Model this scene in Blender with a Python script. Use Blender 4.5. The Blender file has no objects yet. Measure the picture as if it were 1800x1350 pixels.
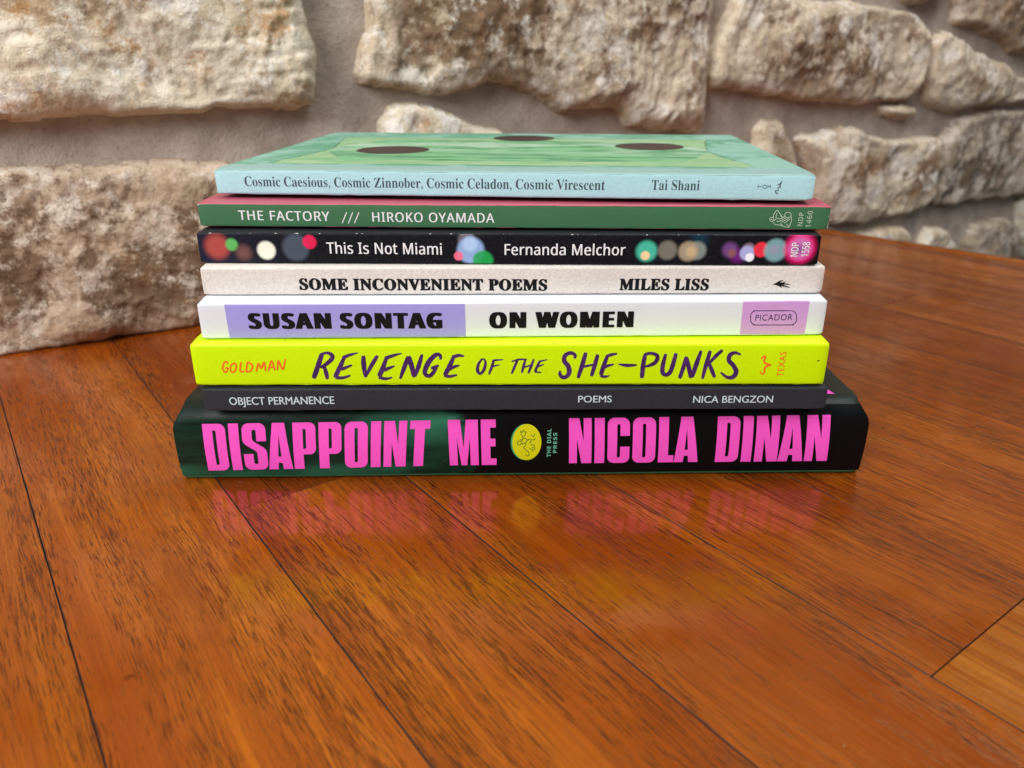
import bpy, bmesh, math, random
import numpy as np
from mathutils import Vector

random.seed(7)
S = bpy.context.scene
COL = S.collection
R = math.radians

# ------------------------------------------------------------------ camera, world, lights, exposure
CAM_H, PITCH, FPX = 0.1242, R(22.7), 1357.0            # camera height (m), downward tilt, focal length for an 1800 px wide picture
cam = bpy.data.cameras.new('camera')
cam.sensor_width = 36.0
cam.lens = FPX / 1800 * 36
cam.clip_start, cam.clip_end = 0.01, 50
cam.dof.use_dof = True
cam.dof.focus_distance = 0.234
cam.dof.aperture_fstop = 15.0
cam.dof.aperture_blades = 0
camo = bpy.data.objects.new('camera', cam)
camo.location = (0, 0, CAM_H)
camo.rotation_euler = (R(90) - PITCH, 0, 0)
COL.objects.link(camo)
S.camera = camo

W = bpy.data.worlds.new('World')
S.world = W
W.use_nodes = True
bg = W.node_tree.nodes['Background']
bg.inputs[0].default_value = (0.80, 0.88, 1.0, 1)
bg.inputs[1].default_value = 0.22


def area(name, loc, target, size, power, color, size_y=None):
    l = bpy.data.lights.new(name, 'AREA')
    l.energy, l.color, l.size = power, color, size
    if size_y:
        l.shape, l.size_y = 'RECTANGLE', size_y
    o = bpy.data.objects.new(name, l)
    o.location = loc
    o.rotation_euler = (Vector(target) - Vector(loc)).to_track_quat('-Z', 'Y').to_euler()
    COL.objects.link(o)
    return o


area('window_light', (-0.75, -0.80, 0.95), (0.0, 0.35, 0.06), 0.75, 28.0, (0.985, 0.99, 1.0))
area('ceiling_light', (0.25, 0.22, 1.3), (0.1, 0.3, 0.0), 0.8, 13.5, (0.99, 0.99, 1.0))

S.view_settings.view_transform = 'Standard'
S.view_settings.look = 'None'
S.view_settings.exposure = 0.0
S.view_settings.gamma = 1.0
S.view_settings.use_curve_mapping = False
try:
    S.cycles.use_denoising = True
    S.cycles.max_bounces = 6
    S.cycles.caustics_reflective = False
    S.cycles.caustics_refractive = False
except Exception:
    pass

# ------------------------------------------------------------------ helpers
FV = np.array([0, math.cos(PITCH), -math.sin(PITCH)])
UV_ = np.array([0, math.sin(PITCH), math.cos(PITCH)])
RV = np.array([1.0, 0, 0])
C0 = np.array([0, 0, CAM_H])


def ray(x, y):
    return FV * FPX + UV_ * (675 - y) + RV * (x - 900)


def on_z(x, y, z=0.0):
    d = ray(x, y)
    return C0 + d * ((z - CAM_H) / d[2])


def lin(r, g, b):
    f = lambda c: (c / 255 / 12.92) if c / 255 <= 0.04045 else ((c / 255 + 0.055) / 1.055) ** 2.4
    return (f(r), f(g), f(b), 1.0)


def tag(o, label=None, cat=None, group=None, kind=None):
    if label: o['label'] = label
    if cat: o['category'] = cat
    if group: o['group'] = group
    if kind: o['kind'] = kind
    return o


def empty(name, loc=(0, 0, 0), rz=0):
    o = bpy.data.objects.new(name, None)
    o.empty_display_size = 0.02
    o.location = loc
    o.rotation_euler = (0, 0, rz)
    COL.objects.link(o)
    return o


def mesh_obj(name, verts, faces, mat, parent=None, smooth=False, mats=None):
    me = bpy.data.meshes.new(name)
    me.from_pydata([tuple(map(float, v)) for v in verts], [], [tuple(map(int, f)) for f in faces])
    me.update()
    if smooth:
        me.polygons.foreach_set('use_smooth', [True] * len(me.polygons))
    o = bpy.data.objects.new(name, me)
    COL.objects.link(o)
    me.materials.append(mat)
    if parent: o.parent = parent
    return o


class NT:
    """small wrapper for building node trees"""

    def __init__(self, name):
        self.m = bpy.data.materials.new(name)
        self.m.use_nodes = True
        self.t = self.m.node_tree
        self.b = self.t.nodes['Principled BSDF']

    def n(self, typ, **kw):
        nd = self.t.nodes.new(typ)
        for k, v in kw.items():
            setattr(nd, k, v)
        return nd

    def link(self, a, b):
        self.t.links.new(a, b)

    def put(self, sock, v):
        if isinstance(v, bpy.types.NodeSocket):
            self.link(v, sock)
        else:
            sock.default_value = v

    def math(self, op, a, b=0.0, c=None, clamp=False):
        nd = self.n('ShaderNodeMath', operation=op, use_clamp=clamp)
        self.put(nd.inputs[0], a)
        self.put(nd.inputs[1], b)
        if c is not None: self.put(nd.inputs[2], c)
        return nd.outputs[0]

    def coords(self):
        return self.n('ShaderNodeTexCoord').outputs['Object']

    def mapv(self, v, scale=(1, 1, 1), loc=(0, 0, 0), rot=(0, 0, 0)):
        nd = self.n('ShaderNodeMapping')
        self.put(nd.inputs['Vector'], v)
        nd.inputs['Scale'].default_value = scale
        nd.inputs['Location'].default_value = loc
        nd.inputs['Rotation'].default_value = rot
        return nd.outputs[0]

    def noise(self, v, scale, detail=3.0, rough=0.55, dist=0.0, col=False):
        nd = self.n('ShaderNodeTexNoise')
        self.put(nd.inputs['Vector'], v)
        nd.inputs['Scale'].default_value = scale
        nd.inputs['Detail'].default_value = detail
        nd.inputs['Roughness'].default_value = rough
        nd.inputs['Distortion'].default_value = dist
        return nd.outputs['Color' if col else 'Fac']

    def rng(self, v, a, b, c=0.0, d=1.0, smooth=True):
        nd = self.n('ShaderNodeMapRange', interpolation_type='SMOOTHSTEP' if smooth else 'LINEAR')
        self.put(nd.inputs['Value'], v)
        for i, x in zip((1, 2, 3, 4), (a, b, c, d)):
            self.put(nd.inputs[i], x)
        return nd.outputs[0]

    def mix(self, f, a, b, mode='MIX'):
        nd = self.n('ShaderNodeMix', data_type='RGBA', blend_type=mode)
        self.put(nd.inputs[0], f)
        self.put(nd.inputs[6], a)
        self.put(nd.inputs[7], b)
        return nd.outputs[2]

    def sep(self, v):
        nd = self.n('ShaderNodeSeparateXYZ')
        self.put(nd.inputs[0], v)
        return nd.outputs

    def comb(self, x, y, z):
        nd = self.n('ShaderNodeCombineXYZ')
        for i, v in enumerate((x, y, z)): self.put(nd.inputs[i], v)
        return nd.outputs[0]

    def bump(self, h, strength, dist, normal=None):
        nd = self.n('ShaderNodeBump')
        nd.inputs['Strength'].default_value = strength
        nd.inputs['Distance'].default_value = dist
        self.put(nd.inputs['Height'], h)
        if normal is not None: self.put(nd.inputs['Normal'], normal)
        return nd.outputs[0]

    def out(self, color=None, rough=None, normal=None, spec=None, coat=None, coat_rough=None):
        if color is not None: self.put(self.b.inputs['Base Color'], color)
        if rough is not None: self.put(self.b.inputs['Roughness'], rough)
        if normal is not None: self.put(self.b.inputs['Normal'], normal)
        if spec is not None: self.b.inputs['Specular IOR Level'].default_value = spec
        if coat is not None: self.b.inputs['Coat Weight'].default_value = coat
        if coat_rough is not None: self.b.inputs['Coat Roughness'].default_value = coat_rough
        return self.m


# ------------------------------------------------------------------ numpy noise
def vnoise(x, y, seed):
    xi, yi = np.floor(x).astype(np.int64), np.floor(y).astype(np.int64)
    xf, yf = x - xi, y - yi
    u, v = xf * xf * xf * (xf * (xf * 6 - 15) + 10), yf * yf * yf * (yf * (yf * 6 - 15) + 10)

    def h(a, b):
        n = (a * 374761393 + b * 668265263 + seed * 1442695041) & 0xffffffff
        n = ((n ^ (n >> 13)) * 1274126177) & 0xffffffff
        return ((n ^ (n >> 16)) & 0xffff) / 32767.5 - 1
    return (h(xi, yi) * (1 - u) + h(xi + 1, yi) * u) * (1 - v) + (h(xi, yi + 1) * (1 - u) + h(xi + 1, yi + 1) * u) * v


def fbm(x, y, seed, oct=4, gain=0.5, ridged=False):
    s, a, t = 0, 1, 0
    for i in range(oct):
        n = vnoise(x * 2 ** i + 17.3 * i, y * 2 ** i - 9.1 * i, seed + i)
        if ridged: n = 1 - 2 * np.abs(n)
        s = s + n * a
        t += a
        a *= gain
    return s / t


# ------------------------------------------------------------------ floor
BD = np.array([math.sin(R(144)), math.cos(R(144))])      # board direction, towards the camera
BN = np.array([math.cos(R(36)), math.sin(R(36))])        # across the boards
BW, BS0 = 0.0502, 0.0006


def wood_material(name, dark=1.0):
    k = NT(name)
    uv = k.n('ShaderNodeUVMap', uv_map='grain').outputs[0]
    at = k.n('ShaderNodeAttribute', attribute_name='plank')
    tone = k.sep(at.outputs['Vector'])
    u = k.sep(uv)
    # gentle waviness of the grain
    warp = k.noise(k.mapv(uv, (9, 26, 1)), 1.0, 2.0)
    v2 = k.math('ADD', u[1], k.math('MULTIPLY', k.math('SUBTRACT', warp, 0.5), 0.007))
    g = k.comb(u[0], v2, tone[0])
    # growth rings
    ring = k.noise(k.mapv(g, (4.5, 250, 1)), 1.0, 5.0, 0.7)
    ringm = k.rng(ring, 0.40, 0.62)
    fine = k.noise(k.mapv(g, (30, 1300, 1)), 1.0, 4.0, 0.75)
    # pores: short dark dashes along the grain
    pore = k.noise(k.mapv(g, (120, 2400, 1)), 1.0, 3.0, 0.7)
    zone = k.noise(k.mapv(g, (6, 100, 1)), 1.0, 2.0)
    thr = k.rng(zone, 0.33, 0.62, 0.60, 0.475, smooth=False)
    porem = k.rng(k.math('SUBTRACT', pore, thr), 0.0, 0.09)
    broad = k.noise(k.mapv(g, (5, 24, 1)), 1.0, 4.0, 0.6)
    c = k.mix(k.rng(broad, 0.32, 0.68), (0.250, 0.048, 0.0030, 1), (0.40, 0.108, 0.0062, 1))
    c = k.mix(k.math('MULTIPLY', ringm, 0.52), c, (0.205, 0.036, 0.0028, 1))
    c = k.mix(k.math('MULTIPLY', k.rng(fine, 0.42, 0.62), 0.50), c, (0.165, 0.028, 0.0025, 1))
    c = k.mix(k.math('MULTIPLY', porem, 0.86), c, (0.045, 0.009, 0.002, 1))
    # whole-plank tone
    c = k.mix(tone[1], c, (0.60, 0.44, 0.36, 1), 'MULTIPLY')
    c = k.mix(tone[2], c, k.mix(ringm, (0.32, 0.115, 0.014, 1), (0.19, 0.050, 0.006, 1)))
    # age stains and small dark marks
    ob = k.coords()
    st = k.noise(ob, 15.0, 5.0, 0.65)
    c = k.mix(k.rng(st, 0.50, 0.72, 0.0, 0.50), c, (0.11, 0.020, 0.003, 1))
    mk = k.noise(ob, 150.0, 3.0)
    c = k.mix(k.rng(mk, 0.70, 0.76, 0.0, 0.6), c, (0.03, 0.010, 0.005, 1))
    du = k.noise(k.mapv(ob, (1, 1, 1), (4.4, 2.2, 0)), 420.0, 1.0)
    c = k.mix(k.rng(du, 0.825, 0.84, 0.0, 0.5), c, (0.55, 0.48, 0.40, 1))
    sc = k.noise(k.mapv(ob, (900, 40, 1), rot=(0, 0, R(17))), 1.0, 1.0)
    scm = k.rng(sc, 0.745, 0.775)
    rough = k.math('ADD', k.rng(k.noise(ob, 26.0, 5.0), 0.35, 0.68, 0.07, 0.24), k.math('MULTIPLY', porem, 0.12))
    h = k.math('SUBTRACT', k.math('MULTIPLY', fine, 0.25), porem)
    h = k.math('SUBTRACT', h, k.math('MULTIPLY', scm, 0.8))
    nb = k.bump(h, 0.28, 0.00012)
    wav = k.noise(ob, 60.0, 2.0)
    nb = k.bump(wav, 0.10, 0.0012, nb)
    k.b.inputs['Specular Tint'].default_value = (1.0, 0.48, 0.17, 1)    # amber varnish
    k.b.inputs['IOR'].default_value = 1.62
    return k.out(c, rough, nb, spec=0.95)


WOOD = wood_material('varnished_oak')

seam_mat = NT('seam_dirt').out((0.016, 0.0075, 0.0045, 1), 0.7)

EDGE_P = on_z(1455, 402)[:2]
EDGE_Q = on_z(1800, 455)[:2]
EDGE_D = (EDGE_Q - EDGE_P) / np.linalg.norm(EDGE_Q - EDGE_P)
EDGE_N = np.array([-EDGE_D[1], EDGE_D[0]])               # pointing off the floor
if EDGE_N[0] < 0: EDGE_N = -EDGE_N


def build_planks(name, smin, smax, tmin, tmax, joints, z=0.0, clip=True, seed=3, thick=0.018, edge_off=0.0):
    """rows of boards with thin bevelled seams, all one floor"""
    rnd = random.Random(seed)
    bm = bmesh.new()
    uvl = bm.loops.layers.uv.new('grain')
    pl = bm.loops.layers.float_color.new('plank')
    gap, bev, eb = 0.00010, 0.00013, 0.00003
    k0, k1 = int(math.floor((smin - BS0) / BW)), int(math.ceil((smax - BS0) / BW))
    for k in range(k0, k1):
        s0, s1 = BS0 + k * BW, BS0 + (k + 1) * BW
        if k in joints:
            cuts = [j for j, _ in joints[k]]
        else:
            cuts = []
            t = tmin + rnd.uniform(0.05, 0.7)
            while t < tmax:
                cuts.append(t)
                t += rnd.uniform(0.45, 1.0)
        ts = [tmin] + sorted(cuts) + [tmax]
        for i in range(len(ts) - 1):
            t0, t1 = ts[i] + gap * (2.2 if k >= 3 else 1.0), ts[i + 1] - gap
            a0, a1 = s0 + gap, s1 - gap
            tone = (rnd.uniform(0, 30), rnd.random() ** 1.4 * 0.7, 0.0, 1)
            if k in joints:
                ov = joints[k][0][1]
                if ov and i < len(ov) and ov[i] is not None:
                    tone = (rnd.uniform(0, 30), ov[i][0], ov[i][1], 1)
            off = rnd.uniform(0, 40)
            dz = rnd.uniform(-0.00008, 0.00008)

            def V(t, s, zz):
                p = BD * t + BN * s
                return bm.verts.new((p[0], p[1], zz))
            zt = z + dz
            top = [V(t0 + eb, a0 + bev, zt), V(t1 - eb, a0 + bev, zt), V(t1 - eb, a1 - bev, zt), V(t0 + eb, a1 - bev, zt)]
            mid = [V(t0, a0, zt - bev * .8), V(t1, a0, zt - bev * .8), V(t1, a1, zt - bev * .8), V(t0, a1, zt - bev * .8)]
            bot = [V(t0, a0, z - thick), V(t1, a0, z - thick), V(t1, a1, z - thick), V(t0, a1, z - thick)]
            fs = [bm.faces.new(top)]
            for q in range(4):
                r_ = (q + 1) % 4
                fs.append(bm.faces.new((mid[q], mid[r_], top[r_], top[q])))
                fs[-1].material_index = 1
                fs.append(bm.faces.new((bot[q], bot[r_], mid[r_], mid[q])))
                fs[-1].material_index = 1
            for f in fs:
                for l in f.loops:
                    p = np.array(l.vert.co[:2])
                    l[uvl].uv = (float(p @ BD) + off, float(p @ BN) + off * 0.37)
                    l[pl] = tone
    bmesh.ops.recalc_face_normals(bm, faces=bm.faces)
    for f in bm.faces:
        if abs(f.normal.z) > 0.9 and f.normal.z < 0 and f.calc_center_median().z > z - 0.001: f.normal_flip()
    if clip:
        e = EDGE_P - EDGE_N * edge_off
        bmesh.ops.bisect_plane(bm, geom=bm.verts[:] + bm.edges[:] + bm.faces[:], plane_co=(e[0], e[1], 0),
                               plane_no=(EDGE_N[0], EDGE_N[1], 0), clear_outer=True)
    # bed the seams sit on
    n0 = len(bm.faces)
    me = bpy.data.meshes.new(name)
    bm.to_mesh(me)
    bm.free()
    o = bpy.data.objects.new(name, me)
    COL.objects.link(o)
    me.materials.append(WOOD)
    me.materials.append(seam_mat)
    return o


def t_of(x, y):
    return float(on_z(x, y)[:2] @ BD)


def s_of(x, y):
    return float(on_z(x, y)[:2] @ BN)


# joints seen in the photograph; per plank (joint position, tones of the pieces (darker, golden))
JO = {
    -2: [(0.35, None)], -1: [(0.9, [(0.10, 0.10)])], 0: [(0.6, [(0.05, 0.0), (0.16, 0)])],
    1: [(-0.2093, [(0.60, 0.0), (0.10, 0.0)])], 2: [(-0.75, [(0.3, 0.0), (0.28, 0.0)])],
    3: [(-0.0522, [(0.42, 0.0), (0.0, 0.55)])],
    4: [(0.30, [(0.36, 0.0), (0.1, 0.1)])],
}
kj = int(math.floor((s_of(1580, 528) - BS0) / BW))
if kj not in JO: JO[kj] = [(t_of(1580, 528), None)]
floor = build_planks('floor', -0.9, 1.25, -1.3, 0.9, JO, edge_off=0.013)
tag(floor, 'glossy reddish brown oak strip floor under the books', 'floor', kind='structure')


def quad_strip(name, p0, p1, width, z0, z1, mat, kind=True):
    """long bevelled board along the open edge of the floor"""
    bm = bmesh.new()
    uvl = bm.loops.layers.uv.new('grain')
    pl = bm.loops.layers.float_color.new('plank')
    d = (p1 - p0) / np.linalg.norm(p1 - p0)
    L = np.linalg.norm(p1 - p0)
    prof = [(0, z0), (0, z1 - 0.0006), (0.0006, z1)]
    for i in range(7):
        a = R(90 - i * 15)
        r_ = 0.006
        prof.append((width - r_ + math.cos(a) * r_, z1 - r_ + math.sin(a) * r_))
    prof.append((width, z0))
    rows = []
    for t in (0, L):
        rows.append([bm.verts.new((*(p0 + d * t + EDGE_N * (w - width)), z)) for w, z in prof])
    for i in range(len(prof) - 1):
        f = bm.faces.new((rows[0][i], rows[1][i], rows[1][i + 1], rows[0][i + 1]))
        for l in f.loops:
            p = np.array(l.vert.co[:2])
            l[uvl].uv = (float(p @ d), float(p @ EDGE_N) - l.vert.co.z)
            l[pl] = (3.0, 0.15, 0.1, 1)
    bmesh.ops.recalc_face_normals(bm, faces=bm.faces)
    me = bpy.data.meshes.new(name)
    bm.to_mesh(me)
    bm.free()
    o = bpy.data.objects.new(name, me)
    COL.objects.link(o)
    me.materials.append(mat)
    return o


trim = quad_strip('floor_edge', EDGE_P - EDGE_D * 0.05, EDGE_P + EDGE_D * 1.6, 0.0127, -0.05, 0.0006, WOOD)
tag(trim, 'rounded wooden edge strip along the right end of the floor', 'floor edge', kind='structure')
bed = mesh_obj('floor_bed', [(-1.6, -1.2, -0.004), (*(EDGE_P + EDGE_D * 2.0 - EDGE_N * 0.0135 - EDGE_D * .0), -0.004),
                             (*(EDGE_P - EDGE_D * 0.2 - EDGE_N * 0.0135), -0.004), (-1.6, 1.0, -0.004)], [(0, 1, 2, 3)], seam_mat)
tag(bed, 'dark gaps between the floor boards', 'floor', kind='structure')
ground = mesh_obj('ground', [(-2, -2, -0.32), (2.6, -2, -0.32), (2.6, 2.2, -0.32), (-2, 2.2, -0.32)], [(0, 1, 2, 3)],
                  NT('grey_ground').out((0.16, 0.14, 0.12, 1), 0.7))
tag(ground, 'grey lower floor below the wooden ledge', 'floor', kind='structure')

# ------------------------------------------------------------------ stone wall
WA, WB = on_z(0, 625)[:2], on_z(1455, 403)[:2]
WE = (WB - WA) / np.linalg.norm(WB - WA)
WN = np.array([WE[1], -WE[0]])                            # towards the camera
wall = empty('stone_wall', (WA[0], WA[1], 0), math.atan2(WE[1], WE[0]))
tag(wall, 'rough wall of cream and brown stones in grey mortar behind the books', 'stone wall')
MORTAR = 0.0090                                            # mortar lies this far behind the stone fronts


def on_wall(x, y, depth=0.002):
    d = ray(x, y)
    p0 = np.array([WA[0] - WN[0] * depth, WA[1] - WN[1] * depth, 0])
    n = np.array([WN[0], WN[1], 0])
    t = ((p0 - C0) @ n) / (d @ n)
    p = C0 + d * t
    return np.array([(p[:2] - WA) @ WE, p[2]])


def stone_mat(name, pale, cream, tan, brown, amount, spots=0.0, speck=0.5):
    k = NT(name)
    ob = k.coords()
    ed = k.n('ShaderNodeAttribute', attribute_name='edge').outputs['Fac']
    big = k.noise(ob, 17.0, 6.0, 0.62, 0.4)
    med = k.noise(ob, 55.0, 8.0, 0.68, 0.3)
    sml = k.noise(ob, 130.0, 8.0, 0.72)
    fin = k.noise(ob, 330.0, 5.0, 0.72)
    c = k.mix(k.rng(med, 0.42, 0.58), cream, tan)
    inner = k.rng(ed, 0.002, 0.020)
    m = k.math('ADD', k.math('MULTIPLY', big, 0.78), k.math('MULTIPLY', sml, 0.34))
    m = k.rng(m, 0.655 - amount * 0.22, 0.72 - amount * 0.22)
    m = k.math('MULTIPLY', m, k.math('ADD', 0.12, k.math('MULTIPLY', inner, 0.88)))
    c = k.mix(k.math('MULTIPLY', m, 0.9), c, brown)
    pn = k.noise(k.mapv(ob, (1, 1, 1), (3.1, 1.7, 0.4)), 45.0, 8.0, 0.76)
    c = k.mix(k.rng(pn, 0.51, 0.59, 0.0, 0.85), c, pale)
    dk = k.noise(k.mapv(ob, (1, 1, 1), (8.1, 2.7, 5.4)), 190.0, 6.0, 0.75)
    c = k.mix(k.math('MULTIPLY', k.rng(dk, 0.53, 0.61, 0.0, speck), k.rng(big, 0.36, 0.56, 0.25, 1.0)), c, (brown[0] * .6, brown[1] * .56, brown[2] * .52, 1))
    c = k.mix(k.rng(fin, 0.54, 0.66, 0.0, 0.45), c, (tan[0] * .5, tan[1] * .46, tan[2] * .40, 1))
    if spots:
        sp = k.noise(k.mapv(ob, (1, 1, 1), (7.1, 0.7, 4.4)), 48.0, 8.0, 0.75)
        c = k.mix(k.rng(sp, 0.55, 0.64, 0.0, spots), c, (0.50, 0.25, 0.085, 1))
    pits = k.noise(ob, 620.0, 3.0, 0.7)
    h = k.math('ADD', k.math('MULTIPLY', fin, 1.0), k.math('MULTIPLY', pits, 0.45))
    nb = k.bump(h, 0.75, 0.0016)
    nb = k.bump(sml, 0.6, 0.0030, nb)
    return k.out(c, 0.88, nb, spec=0.25)


PALE, CREAM, TAN, BROWN = (0.86, 0.79, 0.68, 1), (0.80, 0.68, 0.51, 1), (0.62, 0.49, 0.34, 1), (0.215, 0.122, 0.062, 1)
SM = {
    'cream': stone_mat('cream_stone', (0.88, 0.83, 0.75, 1), (0.84, 0.75, 0.59, 1), (0.74, 0.63, 0.455, 1), (0.47, 0.33, 0.19, 1), 0.22, 0.7, 0.3),
    'brown': stone_mat('brown_stone', (0.74, 0.64, 0.52, 1), (0.64, 0.50, 0.37, 1), (0.48, 0.35, 0.235, 1), (0.185, 0.108, 0.058, 1), 0.62, 0.25, 0.75),
    'mixed': stone_mat('mottled_stone', PALE, CREAM, TAN, BROWN, 0.56, 0.2),
    'tan': stone_mat('tan_stone', PALE, CREAM, TAN, (0.27, 0.17, 0.095, 1), 0.42),
    'grey': stone_mat('grey_brown_stone', (0.64, 0.55, 0.46, 1), (0.50, 0.41, 0.31, 1), (0.36, 0.28, 0.20, 1), (0.17, 0.115, 0.07, 1), 0.55),
}
k = NT('grey_mortar')
ob = k.coords()
mf = k.noise(ob, 420.0, 5.0, 0.7)
mm = k.noise(ob, 40.0, 5.0, 0.6)
c = k.mix(k.rng(mm, 0.3, 0.7), (0.39, 0.32, 0.265, 1), (0.55, 0.46, 0.385, 1))
c = k.mix(k.rng(mf, 0.5, 0.75, 0.0, 0.6), c, (0.235, 0.195, 0.16, 1))
mh = k.math('ADD', mf, k.math('MULTIPLY', k.noise(ob, 900.0, 2.0), 0.5))
MORT = k.out(c, 0.95, k.bump(mm, 0.5, 0.004, k.bump(mh, 0.6, 0.0012)), spec=0.15)


def seg_dist(P, poly):
    """signed distance to a polygon, positive inside"""
    d = np.full(len(P), 1e9)
    ins = np.zeros(len(P), bool)
    n = len(poly)
    for i in range(n):
        a, b = poly[i], poly[(i + 1) % n]
        ab = b - a
        t = np.clip(((P - a) @ ab) / (ab @ ab + 1e-12), 0, 1)
        d = np.minimum(d, np.linalg.norm(P - a - t[:, None] * ab, axis=1))
        c = (a[1] > P[:, 1]) != (b[1] > P[:, 1])
        if abs(b[1] - a[1]) > 1e-12:
            xi = (b[0] - a[0]) * (P[:, 1] - a[1]) / (b[1] - a[1]) + a[0]
            ins ^= c & (P[:, 0] < xi)
    return np.where(ins, d, -d)


def grid_mesh(name, xs, zs, ydisp, keep, mat, edge):
    nx, nz = len(xs), len(zs)
    X, Z = np.meshgrid(xs, zs)
    idx = np.arange(nx * nz).reshape(nz, nx)
    kf = keep.reshape(nz, nx)
    cell = kf[:-1, :-1] & kf[1:, :-1] & kf[:-1, 1:] & kf[1:, 1:]
    q = np.stack([idx[:-1, :-1][cell], idx[:-1, 1:][cell], idx[1:, 1:][cell], idx[1:, :-1][cell]], 1)
    used = np.unique(q)
    remap = np.full(nx * nz, -1)
    remap[used] = np.arange(len(used))
    V = np.stack([X.ravel(), ydisp, Z.ravel()], 1)[used]
    o = mesh_obj(name, V, remap[q], mat, wall, smooth=True)
    at = o.data.attributes.new('edge', 'FLOAT', 'POINT')
    at.data.foreach_set('value', edge[used].astype(np.float32))
    return o


POLYS = []


def stone(poly, mat, seed, g=0.0018, relief=1.0, tilt=0.0, craggy=1.0, label=None):
    poly = np.array(poly)
    POLYS.append(poly)
    x0, z0 = poly.min(0) - 0.008
    x1, z1 = poly.max(0) + 0.008
    xs, zs = np.arange(x0, x1, g), np.arange(z0, z1, g)
    X, Z = np.meshgrid(xs, zs)
    P = np.stack([X.ravel(), Z.ravel()], 1)
    sd = seg_dist(P, poly)
    sd = sd + 0.0028 * fbm(P[:, 0] * 70, P[:, 1] * 70, seed, 4) * craggy
    ss = lambda e: np.clip(e, 0, 1) ** 2 * (3 - 2 * np.clip(e, 0, 1))
    edge = np.sqrt(np.clip((sd + 0.0005) / 0.0042, 0, 1) * (2 - np.clip((sd + 0.0005) / 0.0042, 0, 1)) + 1e-9)
    h = (MORTAR + 0.002) * relief * edge
    inn = ss(sd / 0.010)
    h += 0.0022 * relief * (1 - np.exp(-np.clip(sd, 0, 1) / 0.02))
    px, pz = P[:, 0], P[:, 1]
    wx = px + 0.012 * fbm(px * 22, pz * 22, seed + 40, 3)
    wz = pz + 0.012 * fbm(px * 22 + 5, pz * 22 + 9, seed + 50, 3)
    h += inn * craggy * (0.0034 * fbm(wx * 16, wz * 13, seed + 5, 3) + 0.0022 * fbm(wx * 38, wz * 30, seed + 9, 4, 0.55, True)
                         + 0.0019 * fbm(wx * 110, wz * 100, seed + 13, 4, 0.62, True))
    # cleft steps
    st = fbm(wx * 20 + 3, wz * 12, seed + 21, 2) * 5
    h += inn * craggy * 0.0014 * (np.floor(st) + ss((st - np.floor(st) - 0.3) / 0.4))
    h += tilt * (pz - pz.mean())
    h = np.where(sd < 0, -0.004 * np.clip(-sd / 0.002, 0, 1), h)
    # stone colour follows the mesh height above the mortar plane
    return grid_mesh('stone', xs, zs, MORTAR - h, sd > -0.0035, mat, sd)


def pw(pts, ox=0, oy=0, sc=1.0):
    return [on_wall(ox + x / sc, oy + y / sc) for x, y in pts]


c3 = dict(ox=1200, oy=0, sc=2.8125)
stone(pw([(-110, 215), (0, 207), (50, 209), (100, 203), (150, 200), (200, 203), (260, 196), (330, 198), (380, 190), (450, 192),
          (520, 186), (548, 180), (557, 150), (553, 100), (545, 60), (533, 30), (528, 0), (520, -90), (500, -170), (300, -190), (-110, -230)]),
      SM['cream'], 11, 0.0013)
stone(pw([(-110, 318), (0, 303), (60, 298), (120, 293), (200, 290), (290, 287), (345, 285), (400, 290), (470, 310), (500, 350),
          (505, 430), (490, 520), (465, 552), (345, 574), (300, 581), (220, 593), (150, 604), (80, 613), (0, 624), (-110, 645)]),
      SM['brown'], 23, 0.0013, craggy=0.8)
stone(pw([(660, -110), (655, -20), (650, 60), (641, 100), (634, 130), (640, 143), (680, 150), (740, 160), (790, 163), (840, 155),
          (870, 145), (900, 147), (940, 165), (965, 176), (990, 193), (1040, 189), (1080, 186), (1094, 196), (1113, 220), (1150, 231),
          (1223, 231), (1231, 220), (1238, 165), (1245, 73), (1249, 0), (1252, -70), (1000, -120)]), SM['mixed'], 31, 0.0016)
stone(pw([(677, 200), (690, 182), (747, 182), (800, 200), (826, 218), (880, 228), (905, 300), (870, 350), (690, 350), (676, 270)]),
      SM['cream'], 41, 0.002)
stone(pw([(280, -40), (255, 50), (200, 160), (150, 280), (130, 380), (150, 440), (220, 440), (300, 455), (420, 470), (600, 490), (750, 495),
          (870, 510), (1000, 500), (1100, 500), (1170, 430), (1200, 330), (1215, 200), (1205, 150), (1150, 60), (1050, 40), (900, 20),
          (750, 5), (560, -5), (480, -60)], **c3), SM['mixed'], 53, 0.002)
stone(pw([(1000, 525), (1010, 565), (1080, 590), (1140, 585), (1150, 530), (1080, 515)], **c3), SM['tan'], 57, 0.002, 0.8)
stone(pw([(1205, 400), (1235, 240), (1270, 185), (1320, 150), (1380, 180), (1440, 250), (1520, 290), (1600, 310), (1640, 370), (1720, 400),
          (1800, 420), (1800, 505), (1600, 515), (1450, 525), (1350, 548), (1290, 540), (1210, 500)], **c3), SM['tan'], 61, 0.0025)
stone(pw([(1350, 120), (1370, 40), (1380, -60), (1640, -90), (1830, -60), (1830, 280), (1640, 250), (1590, 180), (1500, 170), (1440, 120)], **c3),
      SM['brown'], 67, 0.0025)
stone(pw([(1110, 15), (1180, 30), (1250, 8), (1310, -20), (1310, -160), (1060, -160)], **c3), SM['grey'], 71, 0.0025)
stone(pw([(590, 690), (700, 655), (860, 625), (980, 690), (1120, 692), (1262, 680), (1275, 800), (1215, 1000), (1100, 1062), (960, 1082),
          (880, 1110), (740, 1112), (660, 1000), (630, 800)], **c3), SM['mixed'], 77, 0.0022)
stone(pw([(1290, 700), (1385, 575), (1560, 545), (1830, 540), (1830, 950), (1560, 985), (1400, 1000), (1300, 1022), (1240, 1012)], **c3),
      SM['grey'], 83, 0.0025)
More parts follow.
